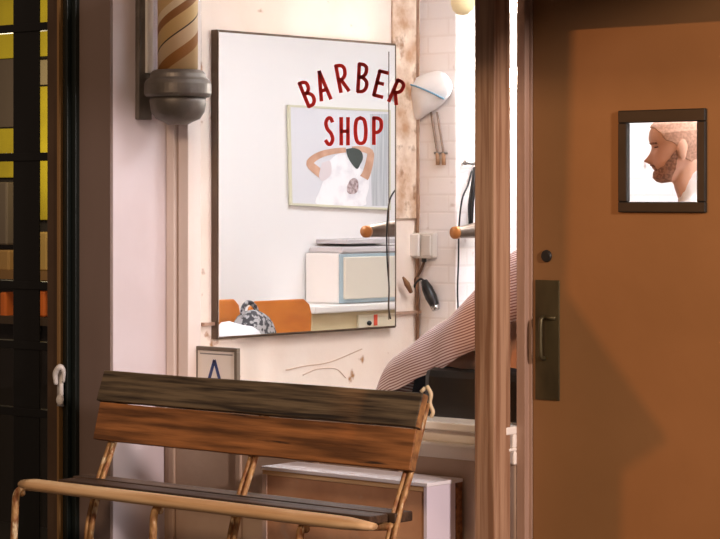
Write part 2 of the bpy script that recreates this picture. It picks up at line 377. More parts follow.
for x0_, x1_, y0_, y1_, m_, l_ in ((5,11,292,320,orangem,'orange packet standing left on the low shelf'), (43,50,291,318,orangem,'orange packet standing right of the stile'), (42,52,232,272,mat('tan_pack', S(160,130,70), .6),'tan box standing on the display shelf'), (-6,12,182,246,greym,'grey jar shape on the display shelf'), (2,14,250,272,mat('tan_dish', S(150,116,66), .6),'tan dish on the display shelf beside the stile')):
    a = PV(x0_, y1_, NV-.06); b = PV(x1_, y0_, NV-.06)
    o = tag(obj('packet' if m_ is orangem else 'container', B(a.x, b.x, NV-.09, NV-.03, a.z+.006, b.z), m_, bevel=.008), l_, 'packet' if m_ is orangem else 'container')
a = PV(-20,322,NV-.1); b = PV(70,319,NV-.1)
quick('shelf_board', mat('shelf_wood2', S(60,44,26), .6), sh, (a.x, b.x, NV-.12, NV+.018, a.z, b.z))
for x_ in (-18, 68):
    p = PV(x_, 0, NV).x
    quick('upright', mat('shelf_wood2', S(60,44,26), .6), sh, (p-.015, p+.015, NV-.02, NV+.018, 0, 1.2))

# ------------------------------------------------------------ barber pole
pc = Vector((PIL_U1+.155, -.155, 0))
# place so its axis projects at px 178
rel = lambda p: (360+FPX*((p-CAM).dot(R))/((p-CAM).dot(F)))
while rel(pc) > 178: pc.y -= .002
while rel(pc) < 177.6: pc.y += .002
dep = (pc-CAM).dot(F)
zz = lambda py: H+(HOR-py)*dep/FPX
k = dep/FPX*1.05
pole = thing('barber_pole', (pc.x, pc.y, zz(125)), 'vintage barber pole with tan and white spiral under glass on grey metal base', 'barber pole')
bm = bmesh.new(); lathe(bm, [(.0,zz(125)),(10*k,zz(124.5)),(14*k,zz(122)),(21*k,zz(119)),(25.5*k,zz(112)),(27*k,zz(101)),(26.5*k,zz(98))], (pc.x,pc.y,0), 40)
obj('pole_cup', bm, castm, pole, smooth=True)
bm = bmesh.new(); lathe(bm, [(26*k,zz(98)),(30*k,zz(97)),(32*k,zz(94)),(32*k,zz(84)),(30.5*k,zz(80.5)),(27*k,zz(78)),(26.5*k,zz(74)),(24*k,zz(71)),(21.5*k,zz(70)),(0,zz(70))], (pc.x,pc.y,0), 48)
obj('pole_collar', bm, castm, pole, bevel=.0015, smooth=False)
bm = bmesh.new(); lathe(bm, [(19.2*k,zz(70)),(19.2*k,zz(-120))], (pc.x,pc.y,0), 48)
def spiral():
    m = bpy.data.materials.new('spiral_paper'); m.use_nodes = True; nt = m.node_tree; b = nt.nodes['Principled BSDF']
    tc = nt.nodes.new('ShaderNodeTexCoord'); sp = nt.nodes.new('ShaderNodeSeparateXYZ'); nt.links.new(tc.outputs['Object'], sp.inputs[0])
    def M_(op, a=None, b_=None, va=None, vb=None):
        x = nt.nodes.new('ShaderNodeMath'); x.operation = op
        if a is not None: nt.links.new(a, x.inputs[0])
        if b_ is not None: nt.links.new(b_, x.inputs[1])
        if va is not None: x.inputs[0].default_value = va
        if vb is not None: x.inputs[1].default_value = vb
        return x.outputs[0]
    at = M_('ARCTAN2', sp.outputs[1], sp.outputs[0]); a2 = M_('DIVIDE', at, vb=2*math.pi)
    zt = M_('DIVIDE', sp.outputs[2], vb=.31); s = M_('SUBTRACT', zt, a2); s = M_('FRACT', M_('ADD', s, vb=10.45))
    cr = nt.nodes.new('ShaderNodeValToRGB'); cr.color_ramp.interpolation = 'CONSTANT'; e = cr.color_ramp.elements
    e[0].position = 0; e[0].color = (*S(206,170,120),1); e[1].position = .28; e[1].color = (*S(168,112,56),1)
    for p_, c_ in ((.42, S(220,190,150)), (.6, S(70,52,40)), (.62, S(212,176,118)), (.8, S(150,100,54)), (.9, S(226,204,170))):
        x = e.new(p_); x.color = (*c_, 1)
    nt.links.new(s, cr.inputs[0]); nt.links.new(cr.outputs[0], b.inputs['Base Color']); b.inputs['Roughness'].default_value = .6
    return m
obj('striped_cylinder', bm, spiral(), pole, smooth=True)
bm = bmesh.new(); lathe(bm, [(22.5*k,zz(70)),(22.5*k,zz(-120))], (pc.x,pc.y,0), 48)
obj('glass_cylinder', bm, polegl, pole, smooth=True)
bm = bmesh.new(); lathe(bm, [(22*k,zz(-120)),(30*k,zz(-122)),(31*k,zz(-135)),(26*k,zz(-150)),(12*k,zz(-170)),(0,zz(-172))], (pc.x,pc.y,0), 40)
obj('pole_cap', bm, castm, pole, smooth=True)
bp0 = PU(137, 0, PIL_U1+.01).y; bp1 = PU(144,0,PIL_U1+.01).y
quick('bracket', castm, pole, (PIL_U1, PIL_U1+.02, bp0, bp1+.03, zz(119), zz(-150)), (PIL_U1, pc.x-.05, bp1-.01, bp1+.03, zz(95), zz(82)), (PIL_U1, pc.x-.05, bp1-.01, bp1+.03, zz(-150), zz(-135)), bevel=.003)
quick('bracket_strip', plastic_w, pole, (PIL_U1+.02, PIL_U1+.032, bp1-.005, bp1+.025, zz(72), zz(-120)), bevel=.002)
# ------------------------------------------------------------ lettering on the glass
GV = -.0045
let = thing('window_lettering', PV(350, 105, GV), 'red hand-painted BARBER SHOP lettering on the window glass', 'sign')
def stroke(bm, pts, wpx=4.3):
    P = [Vector((x, y)) for x, y in pts]; out = []
    hw = wpx/2; L = []; Rr = []
    for i, p in enumerate(P):
        if i == 0: d = P[1]-P[0]
        elif i == len(P)-1: d = P[-1]-P[-2]
        else: d = (P[i+1]-P[i]).normalized()+(P[i]-P[i-1]).normalized()
        d.normalize(); nn = Vector((-d.y, d.x))
        if i == 0: p = p-d*hw*.5
        if i == len(P)-1: p = p+d*hw*.5
        # a miter that keeps the stroke's width
        mm = 1.0
        if 0 < i < len(P)-1:
            c = max(.6, abs(nn.dot(Vector((-(P[i]-P[i-1]).normalized().y, (P[i]-P[i-1]).normalized().x))))); mm = 1/c
        L.append(p+nn*hw*mm); Rr.append(p-nn*hw*mm)
    th = Vector((0, -.0012, 0))
    for i in range(len(P)-1):
        q = [PV(v.x, v.y, GV) for v in (L[i], L[i+1], Rr[i+1], Rr[i])]
        prism(bm, q, th)
def arcpts(pts, n=5): return [(p.x, p.y) for p in smoothpath([Vector((x, y, 0)) for x, y in pts], n)]
G = {   # unit box: x 0..1, y 0 (top)..1 (bottom)
 'B': [([(0,0),(0,1)],0), ([(0,0),(.55,.02),(.88,.12),(.85,.32),(.5,.45),(0,.47)],1), ([(0,.47),(.55,.5),(.98,.64),(.98,.84),(.6,.98),(0,1)],1)],
 'A': [([(0,1),(.42,0)],0), ([(.42,0),(1,1)],0), ([(.14,.68),(.8,.66)],0)],
 'R': [([(0,0),(0,1)],0), ([(0,0),(.6,.02),(.95,.14),(.9,.38),(.5,.52),(.02,.55)],1), ([(.3,.54),(1,1)],0)],
 'E': [([(0,0),(0,1)],0), ([(0,0),(.9,0)],0), ([(0,.48),(.7,.48)],0), ([(0,1),(.95,1)],0)],
 'S': [([(.92,.14),(.7,.01),(.3,.03),(.06,.2),(.25,.42),(.7,.58),(.92,.8),(.65,.98),(.3,.98),(.02,.86)],1)],
 'H': [([(.05,0),(.05,1)],0), ([(.95,0),(.95,1)],0), ([(.05,.5),(.95,.5)],0)],
 'O': [([(.5,0),(.15,.1),(.02,.5),(.15,.9),(.5,1),(.85,.9),(.98,.5),(.85,.1),(.5,0)],1)],
 'P': [([(0,0),(0,1)],0), ([(0,0),(.6,.02),(.97,.14),(.95,.4),(.55,.54),(.02,.56)],1)]}
# letter, top-left, bottom-left (centre lines), width in px, per photograph
LET = [('B',(299.5,83.5),(309,106.5),7.6),('A',(314.5,73),(322,100),9.5),('R',(336,66),(341,92),8),('B',(359.5,64),(358,91.5),8.2),('E',(380,71),(374,95),9),('R',(398,80),(389,101),8),
       ('S',(325.5,118),(326,144.5),7.5),('H',(341,118),(341,144.5),7.5),('O',(355,118),(355.5,143.5),11),('P',(374,118),(374,144),7.5)]
for ch, tl, bl, wd in LET:
    tl = Vector(tl); bl = Vector(bl); dy = bl-tl; dx = Vector((dy.y, -dy.x)).normalized()*wd
    if ch == 'A': tl = Vector((319.5-4, 73)); bl = Vector((321.5, 101)); dy = bl-tl; dx = Vector((dy.y,-dy.x)).normalized()*wd; tl = tl+Vector((0,-.5))
    bm = bmesh.new()
    for pts, cv in G[ch]:
        q = [tuple(tl+dx*x+dy*y) for x, y in pts]
        stroke(bm, arcpts(q) if cv else q, 3.5)
    obj('letter', bm, redpaint, let)

# ------------------------------------------------------------ mirror on the left wall
m0, m1 = PU(219,0,UM), PU(396,0,UM)
mz1 = (PU(219,30,UM).z+PU(396,45,UM).z)/2; mz0 = (PU(219,338,UM).z+PU(396,327,UM).z)/2
mi = thing('wall_mirror', (UL, (m0.y+m1.y)/2, mz0), 'big rectangular wall mirror on the cream wall behind the red lettering', 'mirror')
quick('mirror_backing', bronze, mi, (UL, UM-.006, m0.y-.004, m1.y+.004, mz0-.004, mz1+.004))
bm = bmesh.new(); bv = .028
a = [(UM,m0.y+.002,mz0+.002),(UM,m1.y-.002,mz0+.002),(UM,m1.y-.002,mz1-.002),(UM,m0.y+.002,mz1-.002)]
box(bm, UM-.005, UM, m0.y, m1.y, mz0, mz1)
obj('mirror_glass', bm, mirror_m, mi)
bm = bmesh.new(); x_ = PU(388.5,0,UM).y
box(bm, UM, UM+.0008, x_, x_+.0045, mz0+.03, mz1-.03); box(bm, UM, UM+.001, m1.y-.005, m1.y, mz0, mz1); box(bm, UM, UM+.001, m0.y, m1.y, mz1-.005, mz1); box(bm, UM, UM+.001, m0.y, m1.y, mz0, mz0+.005)
obj('mirror_edge', bm, bronze, mi)

# ------------------------------------------------------------ what the mirror shows: right side of the shop
UPI = UR-.02
q = [PM(290,107,UPI), PM(389,112,UPI), PM(389,208,UPI), PM(292,203,UPI)]
pic = thing('framed_picture', (UR, (q[0].y+q[1].y)/2, q[3].z), 'framed picture of a person with raised arms, seen in the mirror', 'picture')
bm = bmesh.new(); prism(bm, q, (.015,0,0)); obj('picture_print', bm, mat('picture_ground', S(222,221,226), .5), pic)
bm = bmesh.new(); qo = [q[0]+Vector((0,-.012,.012)), q[1]+Vector((0,.012,.012)), q[2]+Vector((0,.012,-.012)), q[3]+Vector((0,-.012,-.012))]
for i in range(4): prism(bm, [qo[i], qo[(i+1)%4], q[(i+1)%4], q[i]], (.018,0,0))
for v in bm.verts: v.co.x -= .004
obj('picture_frame', bm, mat('pale_frame', S(214,210,184), .5), pic)
def pp(name, pts, m, lift, sm=True):
    P = arcpts(pts+[pts[0]], 4)[:-1] if sm else pts
    bm = bmesh.new(); prism(bm, [PM(x, y, UPI-.0012*lift) for x, y in P], (.0005,0,0)); return obj(name, bm, m, pic)
pskin = mat('printed_skin', S(216,172,146), .5, col2=S(196,148,120), scale=14)
pp('printed_shirt', [(323,166),(330,160),(338,154),(347,153),(352,160),(359,167),(368,175),(369,186),(366,198),(362,206),(318,205),(320,190),(324,178)], mat('printed_white', S(250,248,250), .6, col2=S(226,222,228), scale=12, lo=.45, hi=.7), 1)
def band(pts, w): 
    P = [Vector((x, y, 0)) for x, y in arcpts(pts, 3)]; A = []; Bq = []
    for i_, p_ in enumerate(P):
        d_ = (P[min(i_+1,len(P)-1)]-P[max(i_-1,0)]).normalized(); n_ = Vector((-d_.y, d_.x, 0)); ww = w[0]+(w[1]-w[0])*i_/(len(P)-1)
        A.append(p_+n_*ww/2); Bq.append(p_-n_*ww/2)
    return [(p_.x, p_.y) for p_ in A+Bq[::-1]]
pp('printed_arm', band([(346,150),(335,151),(322,154),(313,159),(310,164),(316,170),(324,176)], (5,9)), pskin, 2, False)
pp('printed_arm', band([(352,149),(362,149),(370,152),(370,160),(367,172),(364,178)], (5,9)), pskin, 2, False)
pp('printed_sleeve', [(322,163),(330,161),(331,174),(323,181),(319,176)], mat('printed_sleeve', S(226,214,216), .6), 2.5)
pp('printed_head', [(346,149),(354,148),(361,151),(363,158),(360,165),(357,169),(352,164),(348,157)], mat('printed_hair', S(70,78,74), .7), 3)
pp('printed_tattoo', [(350,180),(354,178),(358,181),(358,190),(354,194),(348,193),(347,187)], mat('printed_tattoo', S(214,196,196), .7, col2=S(130,104,106), scale=45), 3)
pp('printed_curtain', [(370,114),(388,114),(388,206),(372,206)], mat('printed_grey', S(176,180,184), .6, col2=S(206,208,210), scale=8, stretch=(1,8,.3)), .5, False)

def rbox(name, cat, label, m, px0, px1, py0, py1, u, du, bevel=.006, parent=None):
    a = PM(px0, py1, u); b = PM(px1, py0, u)
    o = obj(name, B(u, u+du, a.y, b.y, a.z, b.z), m, parent, bevel)
    if label: tag(o, label, cat)
    return o
uc = 1.70
yl = PM(338,0,uc).y; yr = PM(400,0,uc).y+.12
ct = PM(360,253,uc).z; cb = PM(360,303,uc).z
cab = thing('towel_warmer', (uc+.2, (yl+yr)/2, cb), 'white and cream towel warmer cabinet on a counter, seen in the mirror', 'cabinet')
quick('body', plastic_w, cab, (uc, UR-.01, yl, yr, cb, ct), bevel=.008)
quick('door', cab_door, cab, (uc-.025, uc-.002, yl+.03, yr-.02, cb+.025, ct-.02), bevel=.006)
quick('door_frame', cab_blue, cab, (uc-.012, uc-.001, yl+.004, yr, cb+.004, ct-.003), bevel=.003)
quick('vent_lid', shelfm, cab, (uc-.01, UR-.02, yl+.02, yr, ct, ct+.035), bevel=.01)
wp = quick('wall_panel_board', shelfm, None, (uc+.02, UR, PM(316,0,UR).y, yr, ct+.05, ct+.075), bevel=.004)
tag(wp, 'thin grey shelf above the towel warmer, seen in the mirror', 'shelf')
ctz = PM(360,304,uc).z
cou = thing('counter_cabinet', (uc, (yl+yr)/2, 0), 'pale yellow counter cabinet with white top under the towel warmer', 'cabinet')
y0c = PM(312,0,uc-.06).y
quick('countertop', plastic_w, cou, (uc-.1, UR-.004, y0c-.02, yr+.05, cb-.04, cb-.001), bevel=.008)
quick('body', cab_wood, cou, (uc-.06, UR-.004, y0c, yr, 0, cb-.04), bevel=.004)
dy = PM(358,0,uc-.07).y
dr = quick('drawer', mat('drawer_face', S(222,210,184), .5), cou, (uc-.075, uc-.06, dy, yr-.02, cb-.25, cb-.06), bevel=.004)
bm = bmesh.new(); p = PM(368,323,uc-.08); ball(bm, (uc-.09, p.y, p.z), .014); obj('knob', bm, blackp, dr, smooth=True)
bm = bmesh.new(); p = PM(376,320,uc-.08); box(bm, uc-.079, uc-.076, p.y-.014, p.y+.014, p.z-.03, p.z+.03); obj('red_sticker', bm, mat('red_sticker', S(220,80,50), .6), dr)
# chairs along that wall
def chair(px0, px1, ptop, u, label):
    yc = (PM(px0,0,u).y+PM(px1,0,u).y)/2; w2 = (PM(px1,0,u).y-PM(px0,0,u).y)/2; zt = PM((px0+px1)/2, ptop, u).z
    t = thing('waiting_chair', (u-.05, yc, 0), label, 'chair', 'chairs along the right wall')
    prof = [(-w2,zt-.30),(-w2,zt-.08),(-w2*.93,zt-.03),(-w2*.75,zt),(w2*.75,zt),(w2*.93,zt-.03),(w2,zt-.08),(w2*.94,zt-.30)]
    bm = bmesh.new(); prism(bm, [(u, yc+a, b) for a, b in prof], (.018,0,0)); obj('backrest', bm, orange_chair, t, bevel=.006)
    quick('seat', orange_chair, t, (u-.42, u-.02, yc-w2*.95, yc+w2*.95, .43, .455), bevel=.01)
    for sx in (u-.38, u-.02):
        for sy in (yc-w2*.8, yc+w2*.8):
            bm = bmesh.new(); tube(bm, [(sx, sy, 0),(sx, sy, .43)] if sx < u-.1 else [(sx+.05,sy,0),(sx+.055,sy,.43),(sx+.055,sy,zt-.1)], .011, 10); obj('leg', bm, chrome, t, smooth=True)
chair(248,312,300,1.42,'orange moulded wood chair right of another, bag on its seat, seen in the mirror')
chair(188,241,300,1.42,'orange moulded wood chair cut by the left edge of the mirror')
# patterned bag & white towel on the chairs
bc = PM(250,322,1.22); bm = bmesh.new()
ball(bm, (1.2, bc.y, .655), .11, .14, .195, seg=28)
for v in bm.verts: v.co += Vector((1,1,.6))*noise.noise(v.co*9)*.035
bm2 = bm; 
bg = thing('patterned_bag', (1.2, bc.y, .456), 'black and white patterned bag on an orange chair, seen in the mirror', 'bag')
obj('bag_body', bm2, bag_m, bg, smooth=True)
bm = bmesh.new(); tube(bm, [(1.2,bc.y-.07,.78),(1.2,bc.y-.07,.85),(1.2,bc.y-.03,.88),(1.2,bc.y+.02,.85),(1.2,bc.y+.02,.80)], .012); obj('bag_handle', bm, bag_m, bg, smooth=True)
p = PM(232,326,1.15); bm = bmesh.new()
ball(bm, (1.12, p.y, .60), .14, .17, p.z-.60+.03, seg=24)
for v in bm.verts: v.co.z = max(v.co.z + noise.noise(v.co*8)*.03, .457)
tag(obj('folded_jacket', bm, mat('jacket_cloth', S(206,202,204), .85), smooth=True), 'white cloth heap on the orange chair, seen in the mirror', 'cloth')
# hand dryer hanging near the mirror's right edge (on the far wall)
p = PM(384,231,1.55)
'''
hd = thing('hair_dryer', p, 'dark hair dryer with orange nozzle hanging far right in the mirror', 'hair dryer')
bm = bmesh.new(); tube(bm, [p+Vector((0,-.10,-.005)), p+Vector((0,-.03,0)), p+Vector((0,.14,.0))], [.028,.035,.045], 16); obj('barrel', bm, black, hd, smooth=True)
bm = bmesh.new(); tube(bm, [p+Vector((0,-.14,-.006)), p+Vector((0,-.10,-.005))], [.026,.03], 16); obj('nozzle', bm, orangem, hd, smooth=True)
bm = bmesh.new(); tube(bm, [p+Vector((0,.08,0)), p+Vector((0,.10,-.12))], .018, 12); tube(bm, [p+Vector((0,.08,.03)), (1.75,p.y+.08,p.z+.06), (UR,p.y+.08,p.z+.06)], .008, 8); obj('handle', bm, black, hd, smooth=True)
'''

# ------------------------------------------------------------ grade card in the window
cv = .012
g = thing('grade_card', PV(216, 378, cv), 'small dark framed card with a blue letter A on the window sill', 'sign')
a, b = PV(195,385,cv), PV(238,346,cv)
zt, zb = PV(216,347,cv).z, SILL+.0
xa, xb = a.x, b.x
zb = PV(216,398,cv).z
bm = bmesh.new(); t_ = .014
for qd in ((xa,xb,zt-t_,zt),(xa,xb,zb,zb+t_),(xa,xa+t_,zb+t_,zt-t_),(xb-t_,xb,zb+t_,zt-t_)): box(bm, qd[0], qd[1], cv-.006, cv+.012, qd[2], qd[3])
obj('card_frame', bm, mat('grey_brown_frame', S(112,98,82), .5), g, bevel=.002)
cardp = quick('card', mat('pale_card', S(244,236,228), .6), g, (xa+t_, xb-t_, cv, cv+.006, zb+t_, zt-t_))
quick('card_rule', mat('card_grey', S(150,146,142), .6), g, (xa+t_+.012, xb-t_-.012, cv-.0008, cv+.001, zt-t_-.014, zt-t_-.009))
bm = bmesh.new(); xc = PV(214.5,0,cv).x
def seg2(p, q, w):
    dd = (q-p).normalized(); nn = Vector((-dd.z, 0, dd.x))*w/2
    prism(bm, [p+nn, q+nn, q-nn, p-nn], (0,-.0012,0))
zA1, zA0 = PV(214,360,cv).z, PV(214,388,cv).z
seg2(Vector((xc-.038, cv, zA0)), Vector((xc, cv, zA1)), .013); seg2(Vector((xc+.038, cv, zA0)), Vector((xc, cv, zA1)), .013); seg2(Vector((xc-.022, cv, zA0+.03)), Vector((xc+.022, cv, zA0+.03)), .01)
obj('letter', bm, mat('blue_letter', S(40,60,120), .6), g)
quick('card_stand', plastic_w, g, (xa+.03, xb-.03, cv+.006, cv+.03, SILL, zb+.02))

# ------------------------------------------------------------ things on the brick chimney breast
BV = LEFTEND
def Q(px, py, off=0): return PV(px, py, BV-off)
# white cloth pennant
bm = bmesh.new()
out = [(406,84),(420,76),(437,71),(446,74),(452,84),(450,95),(440,106),(428,114),(416,120),(409,108),(405,96)]
P = arcpts(out+[out[0]], 4)[:-1]
cx = sum(p[0] for p in P)/len(P); cy = sum(p[1] for p in P)/len(P)
rings = []
for s, o_ in ((1,.0),(1,.02),(.8,.045),(.5,.06),(.2,.066)):
    rings.append([bm.verts.new(Q(cx+(x-cx)*s, cy+(y-cy)*s, .003+o_)) for x, y in P])
nP = len(P)
for r1, r2 in zip(rings, rings[1:]):
    for j in range(nP): bm.faces.new((r1[j], r1[(j+1)%nP], r2[(j+1)%nP], r2[j]))
bm.faces.new(rings[-1]); bm.faces.new(rings[0])
for v in bm.verts: v.co.y += noise.noise(v.co*14)*.01 if v.co.y < BV-.01 else 0
hang = thing('white_cap', Q(428, 95), 'white cloth cap with a thin blue stripe hung high on the brick', 'cap')
obj('cap_cloth', bm, cloth_w, hang, smooth=True)
bm = bmesh.new(); tube(bm, [Q(408,84,.055), Q(418,87,.068), Q(432,93,.072), Q(444,99,.055)], .0035, 8); obj('blue_stripe', bm, blue, hang, smooth=True)
bm = bmesh.new(); tube(bm, [Q(436,85,.0), Q(436,85,.03)], .006, 8)
obj('hook', bm, steel, hang)
for x0_, x1_, l in ((431,437.5,'left of two thin metal rods hanging below the white cap'), (437,443.5,'right of two thin metal rods hanging below the white cap')):
    t = thing('hanging_iron', Q(x0_,118), l, 'tool', 'rods hanging on the brick')
    bm = bmesh.new(); tube(bm, [Q(x0_,112,.012), Q((x0_+x1_)/2,133,.012), Q(x1_,154,.012)], .0045, 8); obj('rod', bm, mat('dull_iron', S(140,118,104), .4, .5), t, smooth=True)
    bm = bmesh.new(); tube(bm, [Q(x1_,153,.012), Q(x1_+.3,165,.012)], .008, 10); obj('rod_tip', bm, mat('tan_tip', S(176,134,100), .4), t, smooth=True)
    bm = bmesh.new(); tube(bm, [Q(x1_-3,153,.012), Q(x1_+3.5,153,.012)], .005, 8); obj('collar', bm, steel, t, smooth=True)
# conduit in the corner with its cap
cpx = 419; c0 = Q(417.5, 0, .018)
bm = bmesh.new(); tube(bm, [(c0.x, c0.y, 0), (c0.x, c0.y, TOP)], .007, 10, smooth=False)
tag(obj('conduit_pipe', bm, mat('brown_pipe', S(120,84,60), .5, col2=S(160,124,98), scale=18), smooth=True), 'thin brown pipe running up the corner beside the brick', 'pipe')
# electric box
eb = thing('outlet_box', Q(425,256), 'white double electric outlet box on the brick corner', 'outlet')
def QB(px0, px1, py0, py1, o0, o1):
    a = Q(px0, py1, 0); b = Q(px1, py0, 0); return (a.x, b.x, BV-o1, BV-o0, a.z, b.z)
quick('back_box', plastic_g, eb, QB(415,438,233,258,0,.035), bevel=.006)
quick('switch_plate', plastic_w, eb, QB(416,426,234,256,.035,.05), bevel=.004)
quick('socket_plate', plastic_g, eb, QB(429,437,235,256,.035,.045), bevel=.004)
bm = bmesh.new(); tube(bm, [Q(424,258,.02), Q(424,262,.02)], .010, 10); obj('plug', bm, blackp, eb, smooth=True)
# clipper on a cable
cl = thing('hair_clipper', Q(430,300), 'black hair clipper hanging from its cable below the outlet box', 'hair clipper')
bm = bmesh.new(); tube(bm, [Q(424,281,.03), Q(427,288,.032), Q(431,297,.032), Q(435,306,.03)], [.014,.022,.024,.018], 14); obj('clipper_body', bm, blackp, cl, smooth=True)
bm = bmesh.new(); tube(bm, [Q(434.5,305,.03), Q(436,310,.03)], [.019,.015], 12); obj('clipper_blade', bm, chrome, cl, smooth=True)
bm = bmesh.new(); tube(bm, [Q(424,262,.02), Q(420,272,.02), Q(414,283,.02), Q(411,300,.02), Q(410,325,.02), Q(411,352,.02)], .0055, 8); obj('cable', bm, mat('brown_cable', S(96,66,44), .5), cl, smooth=True)
bm = bmesh.new(); tube(bm, [Q(412,292,.02), Q(416,283,.025), Q(421,279,.03), Q(425,282,.03)], .0045, 8); obj('cable', bm, blackp, cl, smooth=True)
bm = bmesh.new(); tube(bm, [PU(403,277,UL+.03), PU(407,284,UL+.035), PU(411,292,UL+.03)], [.004,.012,.008], 8)
obj('cable_end', bm, mat('brown_tool', S(134,92,58), .6), cl, smooth=True)
# dryer holder at the right of the breast
def X(px, py, v): return PV(px, py, v)
v1, v2 = BV-.09, BV+.11
hk = thing('blow_dryer', X(456,232.5,v1), 'silver blow dryer with an orange-brown end pointing left beside the post', 'hair dryer')
bm = bmesh.new(); tube(bm, [X(457,232.5,v1), X(466,231.5,v1+.06), X(486,229,v2)], [.021,.026,.036], 18); obj('barrel', bm, mat('grey_barrel', S(120,104,92), .3, .7), hk, smooth=True)
bm = bmesh.new(); tube(bm, [X(454,232.8,v1-.01), X(457.5,232.5,v1+.01)], [.024,.025], 18, smooth=False); obj('end_cap', bm, mat('copper_cap', S(190,120,60), .35, .3), hk, smooth=True)
bm = bmesh.new(); tube(bm, [X(471,224,v2-.03), X(471,205,v2-.04), X(474,180,v2-.03), X(475,168,v2)], [.01,.013,.01,.008], 10); obj('holder_arm', bm, blackp, hk, smooth=True)
bm = bmesh.new(); tube(bm, [X(472,170,v2-.03), X(468,185,BV+.05), X(462,200,BV+.004), X(459,228,BV-.014), X(458.5,260,BV-.015), X(457.5,290,BV-.012), X(458,310,BV-.012), X(456,322,BV-.012)], .0035, 8); obj('cable', bm, blackp, hk, smooth=True)
hkp = X(465,163,v2-.06)
bm = bmesh.new(); tube(bm, [X(466,163,BV+.045), X(476,163.5,v2)], .006, 8); ball(bm, X(465.5,162.5,BV+.045), .011); tube(bm, [X(476,163.5,v2), (BRU-.002, X(476,163.5,v2).y, X(476,163.5,v2).z)], .007, 8); obj('wall_hook', bm, steel, hk, smooth=True)

# wall lamp with two bulbs on the side of the chimney breast
lv = PU(514, 78, BRU+.06)
wl = thing('wall_lamp', (BRU, lv.y, lv.z), 'bright bare bulb wall lamp partly behind the brown post', 'lamp')
zt2 = PU(514, 2, BRU+.06).z
quick('back_plate', plastic_w, wl, (BRU, BRU+.02, lv.y-.05, lv.y+.05, lv.z-.12, zt2+.12), bevel=.004)
for z_ in (lv.z, zt2):
    bm = bmesh.new(); tube(bm, [(BRU+.018, lv.y, z_), (BRU+.04, lv.y, z_)], .022, 14); s_ = obj('lamp_socket', bm, plastic_w, wl, smooth=True)
    bm = bmesh.new(); ball(bm, (BRU+.075, lv.y, z_), .045, seg=20); obj('bulb', bm, lampbulb, s_, smooth=True)
# pendant at the top
pp_ = PV(463, 2, .8)
pd = thing('pendant_lamp', (pp_.x, pp_.y, TOP), 'cream glass pendant lamp at the top edge left of the post', 'lamp')
bm = bmesh.new(); lathe(bm, [(0,-.05),(.022,-.046),(.038,-.03),(.045,-.008),(.045,.03),(.02,.055),(0,.055)], (pp_.x,pp_.y,pp_.z)); obj('globe', bm, pend, pd, smooth=True)
bm = bmesh.new(); tube(bm, [(pp_.x,pp_.y,pp_.z+.05),(pp_.x,pp_.y,TOP)], .006, 8); obj('stem', bm, steel, pd, smooth=True)
# ceiling lamps (above the frame), the last added to brighten the barber's face
for i, (x_, y_) in enumerate(((.7,.8),(.5,2.6),(.6,4.2),(1.6,.36))):
    t = thing('ceiling_light', (x_, y_, TOP), ('flat square ceiling light nearest the shop window','flat square ceiling light in the middle of the shop','flat square ceiling light at the back of the shop','flat square ceiling light added inside the door to brighten the barber')[i], 'lamp', 'ceiling lights')
    quick('housing', plastic_w, t, (x_-.26, x_+.26, y_-.26, y_+.26, TOP-.03, TOP-.001)); quick('diffuser', ceil_lamp, t, (x_-.24, x_+.24, y_-.24, y_+.24, TOP-.04, TOP-.03))

# ------------------------------------------------------------ barber chair, customer under cape
chx, chy = .50, .34
bc = thing('barber_chair', (chx, chy, 0), 'black padded barber chair half hidden behind the brown post', 'chair')
quick('seat', black, bc, (.13, .70, chy-.24, chy+.24, .60, .72), bevel=.035)
bm = bmesh.new(); prism(bm, [(.60,chy-.23,.70),(.72,chy-.23,.70),(.82,chy-.23,1.20),(.72,chy-.23,1.20)], (0,.46,0)); obj('backrest', bm, black, bc, bevel=.03)
for s_ in (-1, 1):
    y_ = chy+s_*.27
    quick('armrest', black, bc, (.235, .70, y_-.03, y_+.03, .64, .83), bevel=.03)
bm = bmesh.new(); lathe(bm, [(.0,0),(.30,0),(.30,.02),(.10,.05),(.06,.08),(.06,.60),(0,.60)], (.42,chy,0)); obj('pedestal', bm, chrome, bc, smooth=True)
bm = bmesh.new(); tube(bm, [(.16,chy,.62),(.0,chy,.5),(-.12,chy,.28)], .018); box(bm, -.2, -.06, chy-.15, chy+.15, .26, .285); obj('footrest', bm, chrome, bc, bevel=.004)

def chain(bm, pts, rads, seg=14):
    for i, (p, r) in enumerate(zip(pts, rads)): ball(bm, p, r, seg=14)
    for i in range(len(pts)-1): tube(bm, [pts[i], pts[i+1]], [rads[i], rads[i+1]], seg, smooth=False)
